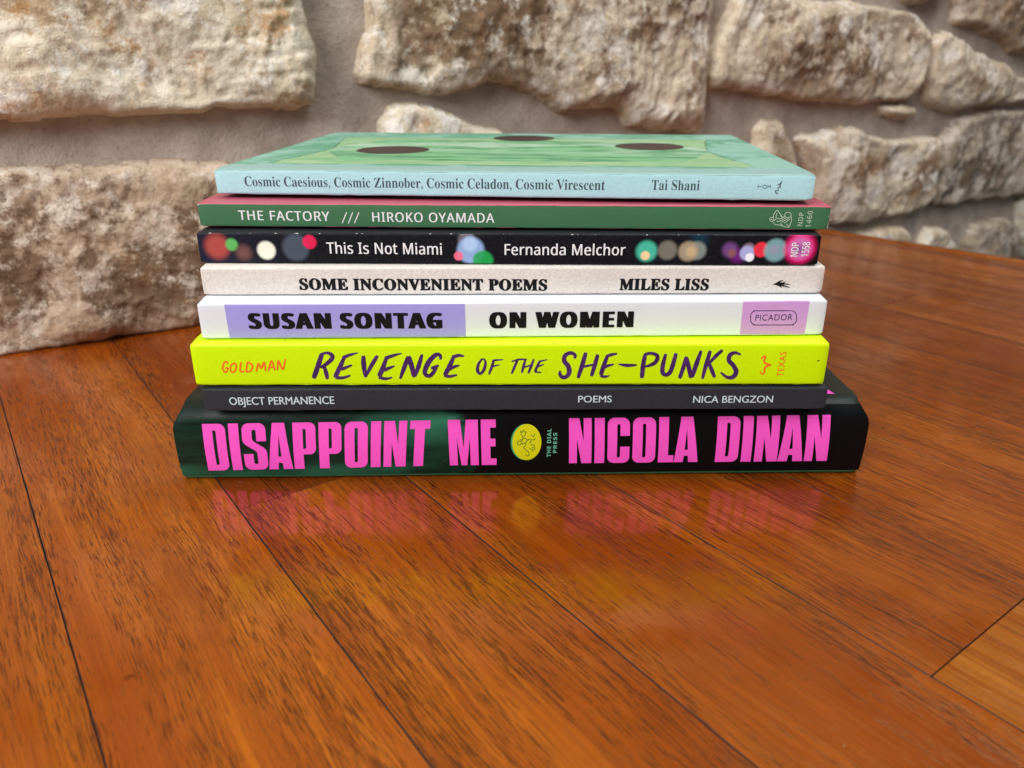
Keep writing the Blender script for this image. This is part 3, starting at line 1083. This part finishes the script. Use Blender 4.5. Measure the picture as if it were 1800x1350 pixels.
# --- thin grey booklet
GREY = paper('charcoal_card', (0.029, 0.031, 0.038, 1), 0.55, 0.05, wear=0.985, T=0.0075, half=0.2, spec=0.2)
grey = Book('thin charcoal grey paperback with small white capitals, just above the pink lettered hardback', (0.001, 0.2126), 0.38, 0.1879, 0.02624, 0.00746, 0.125, g=0.0005,
            r=0.0004, bulge=0.00005, spine_mat=GREY)
PALE = ink('pale_blue_ink', (0.56, 0.70, 0.72, 1))
grey.text('title', 'OBJECT PERMANENCE', 'plain', (404, 711.5), (588, 710), 13.2, PALE, 0.012)
grey.text('subtitle', 'POEMS', 'plain', (1016, 707), (1075, 707), 11.5, PALE, 0.008)
grey.text('author_name', 'NICA BENGZON', 'plain', (1218, 708), (1358, 707.5), 12, PALE, 0.008)

# --- lime green paperback
LIME = paper('lime_card', (0.60, 0.88, 0.001, 1), 0.42, 0.012, fleck=[(420.0, 0.775, (0.05, 0.03, 0.02, 1)), (900.0, 0.80, (0.06, 0.06, 0.0, 1))], spec=0.25)
lime = Book('neon lime green paperback with purple brush lettering and orange author name', (-0.0005, 0.2138), 0.27, 0.1883, 0.03374, 0.01386, 0.140, g=0.0006,
            r=0.0008, bulge=0.00015, spine_mat=LIME)
PURPLE = NT('purple_brush_ink')
k = PURPLE
nb = k.noise(k.mapv(k.coords(), (150, 1, 420), rot=(0, R(25), 0)), 1.0, 3.0)
PURPLE = k.out(k.mix(k.rng(nb, 0.3, 0.7), (0.040, 0.010, 0.085, 1), (0.075, 0.026, 0.140, 1)), 0.5, spec=0.3)
ORANGE = ink('orange_ink', (0.90, 0.16, 0.015, 1))
revenge = [
    [(172, 82, 30), (150, 150, 34), (118, 242, 34)], [(160, 88, 18), (205, 76, 18), (238, 92, 28), (235, 118, 30), (200, 150, 26), (162, 174, 18)], [(185, 162, 22), (200, 210, 28), (208, 248, 22)],
    [(322, 98, 22), (295, 160, 30), (266, 222, 32), (264, 238, 24)], [(308, 108, 24), (360, 88, 19), (410, 75, 6)], [(300, 184, 24), (340, 168, 18), (370, 156, 12)], [(262, 238, 22), (310, 240, 20), (360, 224, 12)],
    [(445, 95, 26), (448, 160, 32), (458, 232, 20)], [(458, 236, 14), (495, 165, 26), (537, 95, 24)],
    [(600, 100, 22), (575, 170, 30), (550, 228, 32)], [(588, 112, 26), (640, 93, 20), (700, 77, 6)], [(578, 190, 24), (620, 173, 18), (650, 161, 10)], [(548, 236, 24), (590, 246, 20), (636, 238, 10)],
    [(742, 100, 28), (715, 170, 30), (688, 246, 18)], [(745, 98, 28), (765, 170, 34), (780, 234, 26)], [(785, 232, 18), (810, 160, 30), (832, 86, 20)],
    [(955, 118, 18), (950, 90, 22), (920, 90, 28), (880, 130, 34), (852, 188, 32), (856, 220, 26), (884, 226, 26), (908, 202, 26), (930, 166, 18)], [(892, 178, 22), (942, 158, 16)],
    [(1040, 100, 22), (1010, 170, 32), (982, 220, 28)], [(1030, 104, 24), (1070, 92, 22), (1108, 96, 12)], [(1012, 182, 24), (1045, 166, 20), (1078, 157, 10)], [(978, 222, 22), (1012, 230, 20), (1062, 220, 12)],
    [(1228, 114, 10), (1203, 150, 18), (1198, 192, 22), (1216, 212, 16), (1240, 184, 20), (1250, 140, 16), (1240, 116, 10), (1216, 118, 10)],
    [(1305, 120, 14), (1290, 170, 18), (1272, 216, 12)], [(1296, 126, 14), (1330, 122, 12), (1368, 119, 6)], [(1290, 167, 12), (1320, 158, 11), (1345, 155, 6)],
    [(1460, 124, 16), (1440, 170, 18), (1422, 213, 12)], [(1422, 132, 10), (1470, 118, 12), (1522, 118, 10)],
    [(1513, 120, 14), (1500, 165, 18), (1490, 206, 12)], [(1568, 117, 12), (1550, 165, 18), (1532, 210, 12)], [(1498, 172, 10), (1552, 154, 10)],
    [(1612, 124, 13), (1590, 165, 17), (1576, 198, 17)], [(1606, 131, 12), (1658, 119, 6)], [(1590, 167, 12), (1634, 151, 7)], [(1574, 200, 13), (1618, 203, 8)]]
lime.strokes('title', revenge, PURPLE, 520, 600, 3.75, seed=2)
punks = [
    [(188, 112, 18), (190, 90, 22), (160, 76, 24), (124, 95, 28), (120, 130, 30), (146, 165, 32), (152, 205, 32), (132, 233, 26), (106, 236, 26), (90, 214, 22), (93, 192, 10)],
    [(262, 75, 26), (240, 150, 30), (210, 242, 24)], [(340, 88, 24), (320, 160, 28), (298, 230, 22)], [(228, 172, 16), (270, 162, 16), (316, 154, 14)],
    [(405, 92, 22), (380, 160, 30), (360, 220, 28)], [(395, 100, 20), (430, 88, 20), (467, 81, 12)], [(378, 172, 22), (410, 160, 18), (446, 151, 10)], [(358, 226, 20), (385, 233, 18), (418, 226, 8)],
    [(476, 150, 8), (530, 158, 22), (597, 156, 12)],
    [(652, 88, 26), (640, 150, 30), (630, 240, 28)], [(648, 86, 20), (690, 78, 20), (732, 94, 26), (724, 132, 26), (690, 155, 22), (652, 166, 12)],
    [(788, 82, 20), (770, 150, 28), (766, 200, 28), (786, 220, 26), (815, 204, 28), (836, 150, 30), (856, 78, 24)],
    [(925, 102, 26), (905, 170, 28), (880, 242, 26)], [(925, 104, 24), (940, 170, 30), (955, 240, 28)], [(962, 236, 24), (990, 150, 32), (1022, 62, 20)],
    [(1082, 62, 24), (1055, 150, 28), (1030, 246, 20)], [(1162, 58, 20), (1120, 95, 24), (1066, 154, 16)], [(1072, 140, 20), (1090, 185, 28), (1110, 236, 22)],
    [(1284, 86, 12), (1244, 75, 22), (1212, 90, 28), (1205, 125, 30), (1235, 160, 30), (1252, 200, 32), (1230, 235, 28), (1190, 235, 22), (1150, 204, 12)]]
lime.strokes('title', punks, PURPLE, 960, 600, 3.75, seed=3)
gold = [[(303, 566), (290, 556), (276, 575), (277, 602), (292, 612), (303, 592), (288, 590)], [(336, 563), (319, 575), (316, 600), (329, 613), (343, 598), (345, 575), (334, 563)],
        [(371, 560), (367, 606), (390, 607)], [(404, 563), (400, 608), (424, 602), (431, 580), (417, 564), (400, 560)], [(451, 610), (462, 568), (477, 592), (492, 560), (500, 607)],
        [(514, 607), (531, 553), (549, 603)], [(519, 588), (545, 584)], [(562, 602), (567, 552), (590, 598), (604, 544)]]
lime.strokes('author_name', [[(x, y, 9.0) for x, y in s_] for s_ in gold], ORANGE, 300, 450, 3.0, jag=0.15, seed=5)
lime.strokes('publisher_mark', [[(1418, 118, 8), (1432, 100, 12), (1446, 102, 12), (1436, 126, 13), (1446, 144, 12), (1482, 154, 10)],
                                [(1482, 156, 10), (1452, 164, 13), (1440, 180, 12), (1437, 205, 12), (1424, 214, 11), (1408, 198, 7)]], ORANGE, 960, 600, 3.75, seed=6)
lime.vtext([('TEXAS', 1376, 661.5, 618, 11)], 'plain', ORANGE, 0.015, name='publisher_name', spacing=1.15)

# --- white paperback
WHITE = paper('white_gloss_card', (0.71, 0.73, 0.78, 1), 0.4, 0.008, spec=0.25, bumpy=0.03)
white = Book('white paperback with lavender and lilac panels and heavy black capitals', (0.0008, 0.2188), 1.2, 0.1858, 0.04764, 0.01126, 0.138, g=0.0002,
             r=0.0007, bulge=0.00012, spine_mat=WHITE)
LAV = ink('lavender_ink', (0.345, 0.315, 0.72, 1))
LIL = ink('lilac_ink', (0.59, 0.31, 0.66, 1))
white.panel('colour_panel', [(404, 594), (819, 593), (817, 534), (394, 535)], LAV, label='lavender panel behind the author name')
white.panel('colour_panel', [(1300, 587.5), (1414, 586.5), (1423, 528.5), (1306, 529.5)], LIL, label='small lilac panel at the right end')
white.text('author_name', 'SUSAN SONTAG', 'bold', (438, 578), (778, 577), 27.5, BLACK_INK, 0.070, 1.19, 0.7, lift=0.00009)
white.text('title', 'ON WOMEN', 'bold', (860, 577), (1113, 575), 28, BLACK_INK, 0.068, 1.20, 0.9, lift=0.00009)
white.text('publisher_name', 'PICADOR', 'plain', (1327, 563.5), (1392, 562.5), 10.5, BLACK_INK, -0.004, 1.1, lift=0.00009)
pr = []
for x, y in rrect(1319, 546, 1400, 571, 10, 6):
    pr.append((x, y))
pr.append(pr[0])
white.strokes('publisher_mark', [[(x, y, 1.3) for x, y in pr]], BLACK_INK, 0, 0, 1.0, jag=0.0, lift0=0.00009)

# --- cream paperback
CREAMC = paper('cream_uncoated_card', (0.70, 0.645, 0.575, 1), 0.85, 0.045, spec=0.15, bumpy=0.5, wear=0.93, T=0.0086, half=0.0933)
cream = Book('cream uncoated paperback with black slab capitals, directly under the dark spotted book', (0.0005, 0.2256), 0.57, 0.1867, 0.05904, 0.00856, 0.134, g=0.0001,
             r=0.0007, bulge=0.00012, spine_mat=CREAMC)
cream.text('title', 'SOME INCONVENIENT POEMS', 'serif', (527, 509), (962, 510.5), 20.5, BLACK_INK, 0.045, 1.08)
cream.text('author_name', 'MILES LISS', 'serif', (1088, 509.5), (1245, 509.5), 20.5, BLACK_INK, 0.045, 1.08)
cream.strokes('publisher_mark', [[(1290, 141, 2), (1315, 136, 12), (1340, 137, 9), (1378, 142, 2)], [(1302, 138, 4), (1325, 126, 7), (1342, 120, 2)],
                                 [(1318, 140, 6), (1345, 148, 8), (1375, 156, 2)], [(1300, 140, 3), (1325, 148, 8), (1336, 158, 2)], [(1335, 134, 5), (1355, 127, 2)]],
              BLACK_INK, 900, 450, 2.8125, jag=0.2, seed=8)

# --- dark book with out-of-focus lights
def bokeh_mat(book_px, T):
    k = NT('dark_spotted_card')
    ob = k.coords()
    x_, y_, z_ = k.sep(ob)
    p = k.comb(x_, 0.0, z_)
    n1 = k.noise(ob, 900.0, 4.0, 0.7)
    blue = k.noise(k.mapv(ob, (14, 1, 60)), 1.0, 2.0)
    c = k.mix(k.rng(n1, 0.4, 0.75), (0.0045, 0.005, 0.0075, 1), (0.011, 0.012, 0.017, 1))
    c = k.mix(k.math('MULTIPLY', k.rng(x_, -0.05, -0.095), k.rng(blue, 0.3, 0.7, 0.2, 0.8)), c, (0.022, 0.023, 0.060, 1))
    C1, C2 = (320, 220), (900, 220)
    dots = [(C1, 185, 640, 68, (175, 78, 70), .4), (C1, 262, 630, 34, (95, 185, 95), .25), (C1, 325, 672, 42, (120, 80, 74), .9), (C1, 445, 660, 50, (246, 246, 226), .12),
            (C1, 600, 645, 73, (74, 84, 97), .15), (C1, 672, 616, 38, (222, 36, 84), .12), (C1, 1500, 605, 46, (112, 104, 112), .2), (C1, 1522, 660, 73, (148, 178, 222), .1),
            (C1, 1518, 628, 40, (172, 202, 234), .25), (C1, 1458, 690, 25, (240, 112, 142), .12), (C1, 1587, 715, 56, (34, 160, 78), .1),
            (C2, 990, 610, 45, (18, 52, 70), .9), (C2, 710, 665, 57, (72, 190, 160), .2), (C2, 703, 688, 25, (248, 214, 158), .2), (C2, 820, 660, 52, (122, 118, 106), .2),
            (C2, 975, 662, 50, (132, 142, 134), .2), (C2, 930, 666, 54, (166, 150, 124), .2), (C2, 945, 668, 30, (196, 172, 132), .5),
            (C2, 1150, 658, 42, (112, 72, 132), .45), (C2, 1190, 690, 38, (112, 32, 122), .9), (C2, 1160, 675, 24, (140, 90, 90), .6), (C2, 1248, 655, 35, (132, 112, 126), .2),
            (C2, 1240, 675, 40, (172, 176, 224), .15), (C2, 1253, 697, 24, (245, 245, 252), .15), (C2, 1315, 657, 41, (238, 52, 72), .1), (C2, 1390, 660, 62, (125, 166, 172), .12),
            (C2, 1385, 655, 26, (150, 150, 172), .8), (C2, 1520, 650, 84, (232, 20, 112), .22), (C2, 1520, 650, 62, (206, 118, 186), .35), (C2, 1512, 655, 30, (150, 92, 150), .8)]
    for org, cx, cy, r_, col, soft in dots:
        q = book_px(org[0] + cx / 3, org[1] + cy / 3)
        rm = r_ / 3 * (0.1855 / 1091)
        d = k.n('ShaderNodeVectorMath', operation='DISTANCE')
        k.link(p, d.inputs[0])
        d.inputs[1].default_value = (q[0], 0, q[1])
        c = k.mix(k.rng(d.outputs['Value'], rm * (1 - (soft + .22) * .7), rm * (1 + (soft + .2) * .5), 0.93, 0.0), c, lin(*col))
    top = k.math('MINIMUM', k.math('SUBTRACT', T, z_), z_)
    w = k.noise(k.mapv(ob, (1, 1, .35)), 330.0, 4.0, 0.72)
    near = k.rng(top, 0.0, 0.0007, 1.0, 0.0, smooth=False)
    endw = k.rng(k.math('ABSOLUTE', x_), 0.0912, 0.0927, 0.0, 0.6, smooth=False)
    m = k.rng(k.math('ADD', k.math('MULTIPLY', k.math('ADD', near, endw), 0.26), w), 0.80, 0.84)
    c = k.mix(m, c, (0.66, 0.63, 0.60, 1))
    return k.out(c, 0.5, k.bump(n1, 0.15, 0.0004), spec=0.12)


BLACKC = paper('near_black_card', (0.010, 0.010, 0.014, 1), 0.5, 0.05)
black = Book('near black paperback with colourful blurred light spots along its spine', (-0.0015, 0.2281), -1.09, 0.1855, 0.06754, 0.00946, 0.136, g=0.0003,
             r=0.0006, bulge=0.0001, spine_mat=BLACKC, wrap=(0.3, 0.4))
black.spine.data.materials.clear()
black.spine.data.materials.append(bokeh_mat(black.px, black.T))
black.text('title', 'This Is Not Miami', 'sans', (575, 445.5), (777, 447.5), 19.5, WHITE_INK, 0.014, 1.05)
black.text('author_name', 'Fernanda Melchor', 'sans', (887, 448), (1099, 448.5), 19.0, WHITE_INK, 0.014, 1.05)
black.vtext([('NDP', 1401.5, 451, 426.5, 12.5), ('1558', 1420.5, 451, 425.5, 12.5)], 'sans', WHITE_INK, 0.02, name='publisher_mark')

# --- green and pink paperback
GREENC = paper('bottle_green_card', (0.050, 0.165, 0.075, 1), 0.42, 0.02, spec=0.35, wear=0.90, T=0.0078, half=0.0946)
PINKC = paper('rose_pink_card', (0.42, 0.082, 0.12, 1), 0.45, 0.02, spec=0.4)
greenb = Book('bottle green paperback with rose pink cover, second from the top of the stack', (-0.0004, 0.2329), -1.69, 0.1893, 0.07704, 0.00776, 0.130, g=0.0006,
              r=0.0005, bulge=0.0001, spine_mat=GREENC, front_mat=PINKC, back_mat=PINKC, wrap=(0.6, 0.85))
greenb.text('title', 'THE FACTORY', 'sans', (420, 386.5), (580, 388.5), 16.5, WHITE_INK, 0.016, 1.12)
greenb.strokes('title', [[(961, 490, 9), (1003, 386, 9)], [(1018, 490, 9), (1060, 386, 9)], [(1075, 490, 9), (1118, 386, 9)]], WHITE_INK, 420, 300, 5.294, jag=0.0)
greenb.text('author_name', 'HIROKO OYAMADA', 'sans', (655, 389.5), (869, 391.5), 16.5, WHITE_INK, 0.016, 1.12)
ndp = [[(1268, 505), (1270, 462), (1300, 422), (1326, 450), (1348, 482)], [(1368, 468), (1384, 446), (1410, 440), (1432, 458), (1426, 482), (1402, 492), (1380, 482), (1368, 468)],
       [(1302, 448), (1292, 488), (1322, 502), (1362, 488)], [(1345, 512), (1318, 526), (1294, 524)], [(1232, 512), (1240, 490), (1262, 488), (1270, 508), (1254, 526), (1234, 516)],
       [(1262, 530), (1282, 552), (1330, 560), (1372, 574), (1410, 578), (1424, 548), (1436, 512), (1428, 472)], [(1318, 528), (1384, 492)], [(1342, 534), (1412, 492)],
       [(1366, 542), (1424, 502)], [(1386, 548), (1402, 562), (1418, 574)], [(1288, 500), (1276, 520)], [(1330, 470), (1352, 486), (1372, 478)], [(1330, 545), (1350, 556)],
       [(1246, 502), (1256, 512)]]
PALEG = ink('pale_green_ink', (0.55, 0.68, 0.52, 1))
greenb.strokes('publisher_mark', [[(x, y, 5.4) for x, y in s_] for s_ in ndp], PALEG, 1120, 290, 5.294, jag=0.1, seed=12)
greenb.vtext([('NDP', 1410, 397, 374, 8.5), ('1460', 1424.5, 399.5, 371, 8.5)], 'sans', PALEG, 0.0, name='publisher_number', spacing=1.15)

# --- top: aqua paperback with painted cover
AQUA = paper('aqua_card', (0.42, 0.71, 0.74, 1), 0.6, 0.02, spec=0.3, bumpy=0.35)
k = NT('green_painted_cover')
ob = k.coords()
x_, y_, z_ = k.sep(ob)
n1 = k.noise(k.mapv(ob, (1, 1.0, 1)), 55.0, 5.0, 0.6, 0.5)
n2 = k.noise(k.mapv(ob, (28, 120, 1)), 1.0, 4.0, 0.62)
n3 = k.noise(k.mapv(ob, (1, 1.6, 1), (3, 1, 0)), 95.0, 6.0, 0.7)
wob = k.math('ADD', k.math('MULTIPLY', k.math('SUBTRACT', n1, 0.5), 0.005), k.math('MULTIPLY', k.math('SUBTRACT', n3, 0.5), 0.003))
ax = k.math('ADD', k.math('ABSOLUTE', k.math('ADD', x_, 0.0015)), wob)
ay = k.math('ABSOLUTE', k.math('SUBTRACT', k.math('ADD', y_, wob), 0.062))
dbox = k.math('MAXIMUM', k.math('SUBTRACT', k.math('ADD', ax, k.math('MULTIPLY', ay, -0.16)), 0.070), k.math('SUBTRACT', ay, 0.046))
ibox = k.math('MAXIMUM', k.math('SUBTRACT', k.math('ADD', ax, k.math('MULTIPLY', ay, 0.42)), 0.073), k.math('SUBTRACT', ay, 0.036))
wash = k.rng(n3, 0.3, 0.7)
outer = k.mix(k.rng(n1, 0.42, 0.56), (0.29, 0.54, 0.42, 1), (0.095, 0.35, 0.18, 1))
outer = k.mix(k.math('MULTIPLY', wash, 0.5), outer, (0.33, 0.56, 0.45, 1))
outer = k.mix(k.rng(k.math('ADD', y_, wob), 0.015, 0.009), outer, (0.32, 0.50, 0.445, 1))
inner = k.mix(k.rng(n2, 0.42, 0.56), (0.045, 0.255, 0.10, 1), (0.20, 0.50, 0.22, 1))
inner = k.mix(k.math('MULTIPLY', wash, 0.45), inner, (0.33, 0.58, 0.33, 1))
pal = k.rng(k.noise(k.mapv(ob, (22, 70, 1), (4, 2, 0)), 1.0, 5.0, 0.65), 0.46, 0.58)
inner = k.mix(k.math('MULTIPLY', pal, k.rng(y_, 0.035, 0.075, 0.0, 0.95)), inner, (0.46, 0.64, 0.45, 1))
band = k.mix(k.rng(n2, 0.38, 0.6), (0.38, 0.56, 0.30, 1), (0.19, 0.45, 0.19, 1))
band = k.mix(k.math('MULTIPLY', wash, 0.6), band, (0.44, 0.60, 0.33, 1))
art = k.mix(k.rng(ibox, -0.001, 0.0012), inner, band)
art = k.mix(k.math('MULTIPLY', k.rng(k.math('ABSOLUTE', ibox), 0.0, 0.0013, 1.0, 0.0), k.rng(n3, 0.4, 0.6, 0.1, 0.55)), art, (0.50, 0.61, 0.28, 1))
art = k.mix(k.rng(dbox, -0.0005, 0.0005), art, outer)
art = k.mix(k.math('MULTIPLY', k.rng(k.math('ABSOLUTE', dbox), 0.0, 0.0008, 1.0, 0.0), k.rng(n1, 0.4, 0.6, 0.35, 0.8)), art, (0.035, 0.18, 0.09, 1))
art = k.mix(1.0, art, (0.74, 0.76, 0.78, 1), 'MULTIPLY')
ART = k.out(art, 0.5, k.bump(k.noise(ob, 900.0, 3.0), 0.2, 0.0004), spec=0.35)
aqua = Book('pale aqua paperback with green painted cover and three dark discs, topmost on the stack', (-0.0015, 0.2378), -4.18, 0.1809, 0.08494, 0.00866, 0.132, g=0.0011,
            r=0.0007, bulge=0.0001, spine_mat=AQUA, front_mat=ART, back_mat=AQUA, wrap=(0.5, 0.75))
SLATE = ink('slate_ink', (0.055, 0.078, 0.088, 1))
aqua.text('title', 'Cosmic Caesious, Cosmic Zinnober, Cosmic Celadon, Cosmic Virescent', 'serif', (431, 327), (1063, 334), 17, SLATE, -0.004, 1.0)
aqua.text('author_name', 'Tai Shani', 'serif', (1145, 333.5), (1229, 334.5), 17, SLATE, -0.004, 1.0)
aqua.strokes('publisher_mark', [[(1126, 182, 5), (1126, 218, 5)], [(1126, 200, 5), (1160, 200, 5)], [(1186, 184, 6), (1168, 200, 5), (1186, 218, 6), (1206, 202, 5), (1186, 184, 6)],
                                [(1216, 200, 6), (1238, 200, 6)], [(1216, 184, 4), (1216, 218, 4)], [(1240, 184, 4), (1240, 218, 4)],
                                [(1350, 142, 2), (1335, 172, 12), (1310, 182, 5), (1298, 186, 3)], [(1335, 165, 5), (1328, 200, 12), (1336, 216, 4)], [(1326, 205, 5), (1304, 212, 4), (1312, 220, 5)],
                                [(1296, 232, 6), (1286, 246, 8), (1298, 264, 8), (1312, 256, 4)], [(1318, 222, 4), (1310, 240, 6), (1296, 236, 4)]],
             SLATE, 1120, 290, 5.294, jag=0.1, seed=14)
DISC = ink('dark_brown_disc', (0.045, 0.026, 0.022, 1), 0.5)
for (cx, cy, x0, x1) in ((691, 263.5, 628, 755), (1141, 257.5, 1081, 1201), (921, 243, 868, 975)):
    q = aqua.top_px(cx, cy)
    rr_ = (aqua.top_px(x1, cy)[0] - aqua.top_px(x0, cy)[0]) / 2
    ys = aqua.T + 0.00006
    V = [(q[0] + rr_ * math.cos(R(a)), q[1] + rr_ * math.sin(R(a)), ys) for a in range(0, 360, 6)]
    mesh_obj('painted_disc', V, [tuple(range(len(V)))], DISC, aqua.front)
